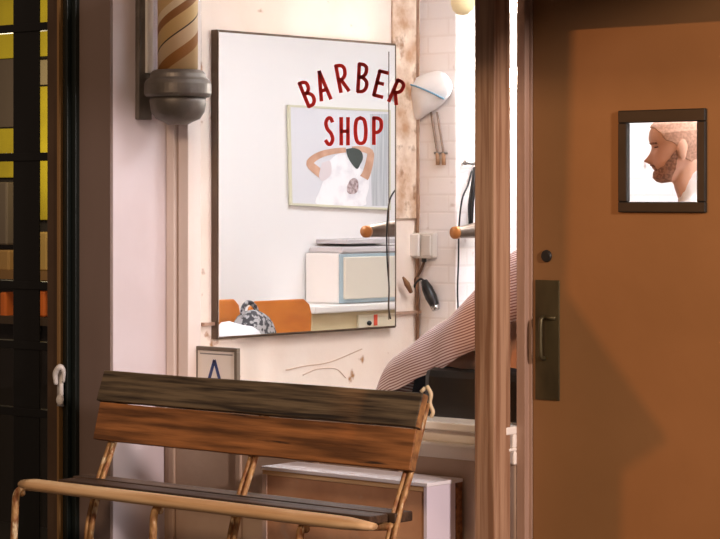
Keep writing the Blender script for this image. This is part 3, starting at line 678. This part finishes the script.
# head, local frame: face towards +x, chin at z=0
FR = [(0,.060),(.006,.074),(.018,.084),(.030,.082),(.038,.079),(.046,.083),(.053,.081),(.060,.085),(.068,.084),(.080,.083),(.100,.080),(.116,.079),(.128,.087),(.140,.089),(.160,.085),(.180,.074),(.198,.052),(.210,.024),(.214,.004)]
BK = [(0,.01),(.02,-.02),(.045,-.055),(.07,-.075),(.10,-.090),(.13,-.097),(.16,-.093),(.185,-.074),(.202,-.045),(.211,-.018),(.214,-.004)]
WD = [(0,.026),(.015,.040),(.035,.052),(.06,.060),(.09,.067),(.12,.071),(.15,.072),(.175,.062),(.195,.044),(.208,.02),(.214,.004)]
def lerp(T, z):
    if z <= T[0][0]: return T[0][1]
    for (a, b), (c, d_) in zip(T, T[1:]):
        if z <= c: return b+(d_-b)*(z-a)/(c-a)
    return T[-1][1]
def headpt(z, ph, off=0):
    f, b, w_ = lerp(FR,z), lerp(BK,z), lerp(WD,z)
    c = (f+b)/2; a = (f-b)/2
    cs, sn = math.cos(ph), math.sin(ph)
    x = c + (a+off)*cs; y = (w_+off)*math.copysign(abs(sn)**.92, sn)
    nose = math.exp(-((z-.070)/.010)**2)*.020 + math.exp(-((z-.082)/.014)**2)*.014 + math.exp(-((z-.103)/.012)**2)*.004
    x += nose*math.exp(-(ph/.16)**2) if abs(ph) < 1 else 0
    x -= .010*math.exp(-((z-.112)/.012)**2)*math.exp(-((abs(ph)-.42)/.18)**2)      # eye sockets
    x -= .004*math.exp(-((z-.042)/.004)**2)*math.exp(-(ph/.35)**4)                 # mouth line
    return Vector((x, y, z))
def patch(bm, zs_, phs, off, close=False, test=None):
    g_ = [[bm.verts.new(headpt(z, p, off)) for p in phs] for z in zs_]
    nph = len(phs)
    for i in range(len(zs_)-1):
        for j in range(nph if close else nph-1):
            if test and not test((zs_[i]+zs_[i+1])/2, phs[j]): continue
            bm.faces.new((g_[i][j], g_[i][(j+1)%nph], g_[i+1][(j+1)%nph], g_[i+1][j]))
    if close: bm.faces.new(g_[0][::-1]); bm.faces.new(g_[-1])
def head_mesh(M):
    bm = bmesh.new(); nph = 72
    # finer columns near the nose
    phs = [math.copysign(abs(t)**1.35, t)*math.pi for t in [(-1+2*j/nph) for j in range(nph)]]
    patch(bm, [.214*i/80 for i in range(81)], phs, 0, True)
    for s_ in (-1, 1):
        ball(bm, (-.012, s_*.070, .098), .017, .010, .032, Matrix.Rotation(-.25,4,'Y') @ Matrix.Rotation(s_*.35,4,'Z'))
        ball(bm, (-.010, s_*.069, .074), .010, .008, .012)
    bmesh.ops.transform(bm, matrix=M, verts=bm.verts)
    return bm
def remesh(bm, name, m, parent, vox):
    o = obj(name, bm, m, parent, smooth=True)
    r = o.modifiers.new('join', 'REMESH'); r.mode = 'VOXEL'; r.voxel_size = vox; r.use_smooth_shade = True
    s_ = o.modifiers.new('smooth', 'SMOOTH'); s_.factor = .5; s_.iterations = 3
    return o
def hand(bm, wrist, d_, palmn, side, sc=1.0, curl=.35):
    d_ = Vector(d_).normalized(); pn = Vector(palmn).normalized(); ac = d_.cross(pn)*side; w0 = Vector(wrist)
    for k_ in range(-3, 4): chain(bm, [w0+ac*k_*.004, w0+d_*.085*sc+ac*k_*.011], [.014, .0125])
    for i, (o_, L_) in enumerate(((-.031,.066),(-.010,.076),(.011,.070),(.030,.054))):
        p = w0+d_*.085*sc+ac*o_; dd = d_.copy(); pts = [p]; 
        for s_ in (.45,.32,.23):
            p = p+dd*L_*s_; pts.append(p); dd = (dd+pn*curl).normalized()
        chain(bm, pts, [.0095,.009,.008,.007])
    p = w0+d_*.02-ac*.025; chain(bm, [p, p-ac*.03+d_*.03+pn*.01, p-ac*.035+d_*.062+pn*.018], [.013,.011,.008])
def place(M, pts): return [M @ Vector(p) for p in pts]

# barber, standing just inside the door and looking left
tip = PV(646, 160, .36)
heading = math.radians(214)
HS = 1.03
Rz = Matrix.Rotation(heading, 4, 'Z'); tilt = Matrix.Rotation(math.radians(6), 4, 'Y')
HM = Rz @ tilt @ Matrix.Scale(HS, 4)
noseloc = HM @ Vector((.103,0,.072))
chin0 = Vector((tip.x, tip.y, PV(646,161,.36).z)) - noseloc
HM = Matrix.Translation(chin0) @ HM
neckc = HM @ Vector((-.028,0,.02))
base = Vector((neckc.x, neckc.y, 0)) - (Rz @ Vector((.02,0,0)))
BM_ = Matrix.Translation((base.x, base.y, 0)) @ Rz
hz = neckc.z       # about 1.42
man = thing('person', (base.x, base.y, 0), 'bearded person with shaved head in a white tee, seen through the door window', 'person')
def man_body():
    bm = head_mesh(HM)
    L = lambda *p: BM_ @ Vector(p)
    chain(bm, [neckc+Vector((0,0,.03)), neckc+Vector((0,0,-.03)), L(-.02,0,hz-.12)], [.053,.054,.062])
    sh_ = hz-.15
    chain(bm, [L(-.02,-.15,sh_), L(-.02,0,sh_+.02), L(-.02,.15,sh_)], [.055,.07,.055])
    for y_ in (-.07, 0, .07): chain(bm, [L(0,y_,sh_-.05), L(.0,y_*1.1,sh_-.2), L(.01,y_,sh_-.38), L(0,y_,.86)], [.09,.105,.095,.10])
    for s_ in (-1, 1):
        el = L(.02,s_*.235,sh_-.27); wr = L(.22,s_*.18,sh_-.30)
        chain(bm, [L(-.02,s_*.17,sh_-.01), el, wr], [.05,.040,.027])
        hand(bm, wr, (wr-el), Rz.to_3x3() @ Vector((0,-s_,0)), 1)
        chain(bm, [L(0,s_*.09,.84), L(.02,s_*.10,.46), L(-.01,s_*.11,.09)], [.085,.058,.040])
        chain(bm, [L(-.03,s_*.11,.045), L(.13,s_*.125,.035)], [.04,.032])
    return bm
remesh(man_body(), 'body', skin, man, .0055)
# tee shirt
bm = bmesh.new(); L = lambda *p: BM_ @ Vector(p); sh_ = hz-.15
chain(bm, [L(-.02,-.155,sh_), L(-.02,0,sh_+.022), L(-.02,.155,sh_)], [.064,.078,.064])
chain(bm, [L(-.02,0,sh_+.03), L(-.015,0,sh_+.10), L(-.012,0,sh_+.122)], [.084,.072,.064])
for y_ in (-.075, 0, .075): chain(bm, [L(0,y_,sh_-.05), L(.0,y_*1.1,sh_-.2), L(.01,y_,sh_-.38), L(0,y_,.88)], [.10,.115,.108,.118])
for s_ in (-1, 1):
    a = L(-.02,s_*.17,sh_-.01); el = L(.02,s_*.235,sh_-.27); chain(bm, [a, a.lerp(el,.7)], [.062,.058])
remesh(bm, 'tee_shirt', tee_w, man, .007)
bm = bmesh.new()
for s_ in (-1, 1): chain(bm, [L(0,s_*.085,.87), L(.02,s_*.10,.46), L(-.01,s_*.11,.08)], [.105,.075,.062])
remesh(bm, 'trousers', jeans, man, .009)
for s_ in (-1, 1):
    bm = bmesh.new(); chain(bm, [L(-.04,s_*.11,.045), L(.05,s_*.12,.045), L(.15,s_*.125,.035)], [.05,.048,.036])
    for v in bm.verts: v.co.z = max(v.co.z, .002)
    remesh(bm, 'shoe', blackp, man, .007)
# beard, stubble hair, brows, eyes, lips as thin children over the head
phs = [-2.1+4.2*j/200 for j in range(201)]
def beard_test(z, p):
    ap = abs(p)
    if .037 < z < .0465 and ap < .28: return False
    return ap < 1.55+max(0,.05-z)*4 and z < lerp([(0,.058),(.32,.057),(.44,.046),(.6,.040),(1.0,.050),(1.25,.072),(1.38,.090),(1.5,.100)], ap) 
def thin(name, bm, m):
    bmesh.ops.delete(bm, geom=[v for v in bm.verts if not v.link_faces], context='VERTS')
    bmesh.ops.transform(bm, matrix=HM, verts=bm.verts)
    o = obj(name, bm, m, man, smooth=True)
    so = o.modifiers.new('solid', 'SOLIDIFY'); so.thickness = .004; so.offset = 0
    return o
bm = bmesh.new(); patch(bm, [-.000+.105*i/110 for i in range(111)], phs, .0025, test=beard_test)
thin('beard', bm, beardm)
bm = bmesh.new(); ph2 = [math.pi*2*j/72 for j in range(72)]
def hair_test(z, p):
    p = (p+math.pi)%(2*math.pi)-math.pi; ap = abs(p)
    return z > lerp([(0,.174),(.6,.170),(.95,.152),(1.1,.128),(1.3,.120),(1.45,.105),(1.6,.075),(2.2,.055),(3.2,.045)], ap)
patch(bm, [.045+.169*i/130 for i in range(131)], [math.pi*2*j/200 for j in range(201)], .0012, close=False, test=hair_test)
thin('hair', bm, hairm)
for s_ in (-1, 1):
    bm = bmesh.new(); patch(bm, [.121,.1245,.127], [s_*(.2+.5*j/8) for j in range(9)], .002); thin('eyebrow', bm, beardm)
    bm = bmesh.new(); patch(bm, [.109,.111,.1125], [s_*(.28+.3*j/8) for j in range(9)], .001); thin('eye', bm, mat('closed_lashes', S(90,60,50), .7))
bm = bmesh.new(); patch(bm, [.037,.041,.0455], [-.3+.6*j/8 for j in range(9)], .002)
thin('lips', bm, mat('lips', S(186,110,98), .5))

# seated customer
cus = thing('person', (chx, chy, 0), 'seated customer wrapped in the striped cape, head hidden behind the door jamb', 'person')
HM2 = Matrix.Translation((.53, chy, 1.24)) @ Matrix.Rotation(math.pi, 4, 'Z')
bm = head_mesh(HM2); L = lambda *p: Vector((chx-p[0]+.03, chy-p[1], p[2]))
chain(bm, [(.575,chy,1.27),(.56,chy,1.14)], [.052,.06])
chain(bm, [L(0,-.15,1.07), L(0,0,1.09), L(0,.15,1.07)], [.05,.065,.05])
for y_ in (-.07,0,.07): chain(bm, [L(.01,y_,1.02), L(.02,y_,.88), L(0,y_,.80)], [.09,.09,.08])
for s_ in (-1, 1):
    el = L(.10,s_*.19,.86); wr = L(.30,s_*.12,.84)
    chain(bm, [L(0,s_*.17,1.06), el, wr], [.045,.036,.025]); hand(bm, wr, wr-el, (0,0,-1), s_)
    chain(bm, [L(.02,s_*.09,.79), L(.40,s_*.11,.76), L(.52,s_*.10,.36)], [.07,.055,.04])
    chain(bm, [L(.50,s_*.10,.33), L(.64,s_*.10,.32)], [.035,.03])
remesh(bm, 'body', skin, cus, .008)
bm = bmesh.new()
for s_ in (-1, 1): chain(bm, [L(.02,s_*.085,.78), L(.40,s_*.11,.755), L(.52,s_*.10,.38)], [.085,.068,.055])
remesh(bm, 'trousers', jeans, cus, .01)
bm = bmesh.new(); bmesh.ops.transform(bm, matrix=HM2, verts=bm.verts)
patch(bm, [.11+.104*i/24 for i in range(25)], ph2, .006, close=False, test=lambda z, p: abs((p+math.pi)%(2*math.pi)-math.pi) > 1.2 or z > .165)
bmesh.ops.delete(bm, geom=[v for v in bm.verts if not v.link_faces], context='VERTS'); bmesh.ops.transform(bm, matrix=HM2, verts=bm.verts)
obj('hair', bm, mat('dark_hair', S(50,38,30), .8), cus, smooth=True)
# cape: arch sections along u
ST_ = [(-.085,.70,.64,.16),(-.07,.775,.65,.19),(-.035,.83,.67,.21),(.0,.86,.70,.23),(.06,.893,.745,.26),(.16,.945,.775,.265),(.26,1.005,.81,.27),(.36,1.085,.86,.275),(.44,1.165,.90,.27),(.50,1.22,.95,.26),(.58,1.24,1.0,.23),(.64,1.21,1.0,.2)]
bm = bmesh.new(); rows = []; NS = 26; NR = 60
def cape_at(t):
    t *= len(ST_)-1; i = min(int(t), len(ST_)-2); f_ = t-i; f2 = f_
    return [ST_[i][k_]*(1-f2)+ST_[i+1][k_]*f2 for k_ in range(4)]
for i in range(NR+1):
    u_, zr, zh, hw = cape_at(i/NR); row = []
    for j in range(NS+1):
        a_ = math.pi*j/NS; cs = math.cos(a_); sn = math.sin(a_)
        # broad rounded arch
        y_ = chy - math.copysign(abs(cs)**.55, cs)*hw; z_ = zh + (zr-zh)*abs(sn)**.75
        p = Vector((u_, y_, z_)); nz = noise.noise(Vector((u_*4, y_*9, 1.3)))*.014 + math.sin(u_*34+y_*12)*.004
        p.z += nz; p.y += noise.noise(Vector((u_*10, z_*6, 5)))*.012
        row.append(bm.verts.new(p))
    rows.append(row)
for a_, b_2 in zip(rows, rows[1:]):
    for j in range(NS): bm.faces.new((a_[j], a_[j+1], b_2[j+1], b_2[j]))
bm.faces.new(rows[0])
cp = tag(obj('barber_cape', bm, cape_m, smooth=True), 'striped barber cape draped over the seated customer', 'cape')
so = cp.modifiers.new('solid', 'SOLIDIFY'); so.thickness = .004; so.offset = 1

# ------------------------------------------------------------ white topped box in front of the window
bx0, bx1, by0, by1, bz = -.225, .484, -.235, -.06, .487
bx = thing('planter_box', ((bx0+bx1)/2, (by0+by1)/2, 0), 'low box with white top and scuffed brown front behind the bench', 'box')
quick('top', boxtop, bx, (bx0-.004, bx1+.004, by0-.006, by1, bz-.006, bz+.006), bevel=.002)
quick('front_panel', boxfront, bx, (bx0, bx1-.0125, by0, by0+.012, .0, bz-.022))
quick('top_rail', woodfront, bx, (bx0, bx1-.0125, by0-.002, by0+.014, bz-.022, bz-.006), bevel=.001)
quick('corner_post', mat('pale_stained_board', S(176,140,116), .5, col2=S(210,180,160), scale=15), bx, (bx0-.002, bx0+.02, by0-.003, by0+.02, 0, bz-.02), bevel=.002)
quick('side_panel', boxside, bx, (bx1-.012, bx1, by0-.003, by1-.035, 0, bz-.006))
quick('side_panel', boxside, bx, (bx0, bx0+.012, by0+.02, by1, 0, bz-.006))
quick('corner_post', woodlow, bx, (bx1-.012, bx1+.001, by1-.035, by1, 0, bz-.006), bevel=.001)

# ------------------------------------------------------------ bench
bn = thing('bench', (-.05, -.65, 0), 'old slatted bench with flaking metal legs in front of the shop window', 'bench')
bt = .03
def slat(name, m, tlz, vt, vb, zt, zb, ul, ur, th=.028, ends=True):
    # board in a leaning plane: top edge (vt, zt), bottom edge (vb, zb)
    dvec = Vector((0, vb-vt, zb-zt)); nn = Vector((0, dvec.z, -dvec.y)).normalized()
    if nn.y < 0: nn = -nn
    bm = bmesh.new(); NX = 24
    prev = None
    for i in range(NX+1):
        u_ = ul+(ur-ul)*i/NX
        w1 = noise.noise(Vector((u_*5, zt*9, 0)))*.0022; w2 = noise.noise(Vector((u_*5, zb*9, 4)))*.0022
        t_ = Vector((u_, vt, zt+w1)); b_3 = Vector((u_, vb, zb+w2))
        cur = [bm.verts.new(p) for p in (t_, b_3, b_3+nn*th, t_+nn*th)]
        if prev:
            for k_ in range(4): bm.faces.new((prev[k_], prev[(k_+1)%4], cur[(k_+1)%4], cur[k_]))
        else: bm.faces.new(cur)
        prev = cur
    bm.faces.new(prev)
    o = obj(name, bm, m, bn, bevel=.003)
    return o
# pixel-derived geometry of the backrest
VT, VM, VB = -.455, -.492, -.528
zA = PV(425,393,VT).z; zM1 = PV(418,427,VM).z; zM2 = zM1-.006; zB = PV(412,471,VB).z
ulT, urT = PV(104,372,VT).x, PV(423,393,VT).x
ulB, urB = PV(100.5,410,VM).x, PV(417,427,VM).x
o = slat('back_slat', woodtop, 0, VT, VM, zA, zM1, ulT, urT); o['label'] = 'dark weathered upper board'
o = slat('back_slat', woodlow, 0, VM-.003, VB, zM2, zB, ulB, urB); o['label'] = 'orange-brown lower board'
for (ve, vf, zc, zd, ue) in ((VT,VM,zA,zM1,urT),(VM-.003,VB,zM2,zB,urB)):
    dvec = Vector((0, vf-ve, zd-zc)); nn = Vector((0, dvec.z, -dvec.y)).normalized(); nn = nn if nn.y > 0 else -nn
    bm = bmesh.new(); a_ = Vector((ue, ve, zc)); b4 = Vector((ue, vf, zd))
    prism(bm, [a_+nn*.002-Vector((0,0,.002)), b4+nn*.002+Vector((0,0,.002)), b4+nn*.026+Vector((0,0,.002)), a_+nn*.026-Vector((0,0,.002))], (.0015,0,0)); obj('end_grain', bm, endgrain, bn)
# seat slats
SV = -.56; SZ = PV(395,513,SV).z
rs0, rs1 = PV(75,478,SV).x, PV(398,513,SV).x
FV = -.77; FZ = PV(365,521,FV).z
fs0, fs1 = PV(18,484,FV).x, PV(368,521,FV).x
bm = bmesh.new(); box(bm, rs0, rs1, SV-.012, SV+.07, SZ-.03, SZ)
obj('seat_slat', bm, woodseat, bn, bevel=.004)['label'] = 'dark rear seat slat'
bm = bmesh.new(); box(bm, rs0+.03, rs1-.02, SV-.105, SV-.022, SZ-.026, SZ-.001)
obj('seat_slat', bm, woodseat, bn, bevel=.004)
bm = bmesh.new(); NX = 30; prev = None
for i in range(NX+1):
    u_ = fs0+(fs1-fs0)*i/NX; e = min(1, (NX-i)/3+.25); e0 = min(1, i/1.5+.5); s_ = math.sqrt(min(e, e0))
    cur = [bm.verts.new((u_, FV+.025+.038*math.cos(a_)*s_, FZ-.018+.020*math.sin(a_)*s_)) for a_ in [2*math.pi*k_/16 for k_ in range(16)]]
    if prev:
        for k_ in range(16): bm.faces.new((prev[k_], prev[(k_+1)%16], cur[(k_+1)%16], cur[k_]))
    else: bm.faces.new(cur)
    prev = cur
bm.faces.new(prev)
obj('seat_slat', bm, woodfront, bn, smooth=True)['label'] = 'rounded golden front seat slat'
# metal frames
def frame(pxs, pxf, full=True):
    # back support (px at backrest foot, y 455) and front leg elbow px
    us = PV(pxs[0], 455, VB).x
    t0 = Vector((us, VT+.034, zA-.035 if full != 'r' else zA+.004))
    bm = bmesh.new()
    for k_ in (-.011, .011):
        tube(bm, [(us+k_, VT+.035, t0.z), (us+k_, VB+.034, zB), (us+k_, SV+.0, SZ-.02), (us+k_, SV-.045, SZ-.18), (us+k_, SV-.03, .12), (us+k_, SV+.02, .0)], .0085, 10)
    sp_ = obj('rear_leg', bm, rust, bn, smooth=True)
    ff = PV(pxf, 512, FV+.05).x
    bm = bmesh.new()
    tube(bm, [(ff, FV-.02, 0), (ff, FV+.01, .2), (ff, FV+.02, FZ-.12), (ff, FV+.025, FZ-.062), (ff, FV+.045, FZ-.042), (ff, FV+.09, FZ-.040), ((ff+us)/2, FV+.16, SZ-.045), (us, SV, SZ-.04)], .0125, 12)
    for z_, y_ in ((FZ-.055, FV+.05),): ball(bm, (ff, y_, z_), .012)
    obj('front_leg', bm, rust, bn, smooth=True)
frame((106,), 22); frame((247,), 160); frame((402,), 306)
# curled strap end that shows behind the right end of the upper board
bm = bmesh.new(); tb = VT+.04
tube(bm, [PV(427,386,tb), PV(431,394,tb), PV(430,403,tb), PV(433,412,tb), PV(431,417,tb)], .006, 8)
tube(bm, [PV(425,388,tb), PV(421,392,tb-.005)], .006, 8)
obj('strap_end', bm, mat('pale_flaking_paint', S(224,200,160), .5), bn, smooth=True)

# ------------------------------------------------------------ unseen canopy, added to shade the top of the door
an = thing('shade_canopy', (1.2, -.02, 2.3), 'unseen canvas canopy added to shade the top of the shop door', 'canopy')
czl = 2.05
bm = bmesh.new(); prism(bm, [(.25,-.02,2.45),(.25,-.85,2.06),(.25,-.85,2.02),(.25,-.83,2.02),(.25,-.83,2.05),(.25,-.02,2.43)], (2.5,0,0)); obj('canvas', bm, mat('shade_canopy_canvas', S(60,40,34), .8), an)

# ------------------------------------------------------------ lights
def light(name, kind, loc, energy, col, size=.1, target=None, spot=None, blend=.2):
    l = bpy.data.lights.new(name, kind); l.energy = energy; l.color = col
    if kind == 'AREA': l.size = size
    else: l.shadow_soft_size = size
    o = bpy.data.objects.new(name, l); C.objects.link(o); o.location = loc
    if spot: l.spot_size = math.radians(spot); l.spot_blend = blend
    if target is not None: o.rotation_euler = (Vector(target)-Vector(loc)).to_track_quat('-Z', 'Y').to_euler()
    return o
OL = Vector((-2.6, -8.5, 3.1))
light('sodium_street_lamp', 'SPOT', OL, 820, (1.0,.36,.09), .02, (1.5,0,1.25), 15, .25)
light('white_street_lamp', 'SPOT', (7.0,-2.0,2.75), 1400, (1.0,.84,.82), .25, (-.4,-.3,.9), 50, .4)
light('warm_fill_light', 'AREA', (2.5,-7.5,4.5), 190, (1.0,.72,.50), 1.0, (0,-.3,.8))  # added fill over the whole front, stands for no particular lamp
light('neighbour_lamp', 'POINT', (-1.9,.1,1.7), 15, (1,.84,.55), .1)
light('shop_bulb_light', 'POINT', (BRU+.16, lv.y-.02, lv.z), 26, (1,.92,.84), .05)
# unseen board, added and cut to the outline of the door's shadow
def shade(px, py, v):   # where the ray lamp -> door point crosses plane v
    p = PV(px, py, DV0); d_ = p-OL; return OL + d_*((v-OL.y)/d_.y)
sv = -4.6
poly = [(536,500),(571,30),(566,292),(668,444),(622,470),(620,640),(500,660)]
poly = [(500,20),(573,22),(566,292),(668,440),(622,472),(620,620),(500,640)]
PP = [shade(x, y, sv) for x, y in poly]
bs = thing('shadow_cutout', (PP[0].x, sv, 0), 'unseen cut-out board added to cast the shadow on the shop door', 'sign')
bm = bmesh.new(); prism(bm, PP, (0,.03,0)); obj('shadow_board', bm, darkmetal, bs)
zl = min(p.z for p in PP)
bm = bmesh.new(); xm = (PP[0].x+PP[1].x)/2; box(bm, xm-.02, xm+.02, sv+.001, sv+.03, 0, 1.9); box(bm, xm-.2, xm+.2, sv-.2, sv+.2, 0, .03); obj('shadow_board_stand', bm, darkmetal, bs)

W = bpy.data.worlds.new('night'); bpy.context.scene.world = W; W.use_nodes = True
W.node_tree.nodes['Background'].inputs[0].default_value = (.10,.07,.055,1); W.node_tree.nodes['Background'].inputs[1].default_value = 1.5

# ------------------------------------------------------------ camera
cam = bpy.data.cameras.new('camera'); co = bpy.data.objects.new('camera', cam); C.objects.link(co)
co.location = CAM; co.rotation_euler = (math.pi/2, 0, math.atan2(ST, CT)); cam.lens = FPX/720*36; cam.sensor_width = 36
cam.shift_y = -(539/2-HOR)/720; cam.clip_end = 100
sc = bpy.context.scene; sc.camera = co
sc.view_settings.view_transform = 'Standard'; sc.view_settings.look = 'None'; sc.view_settings.gamma = 1; sc.view_settings.exposure = 0
sc.view_settings.use_curve_mapping = False
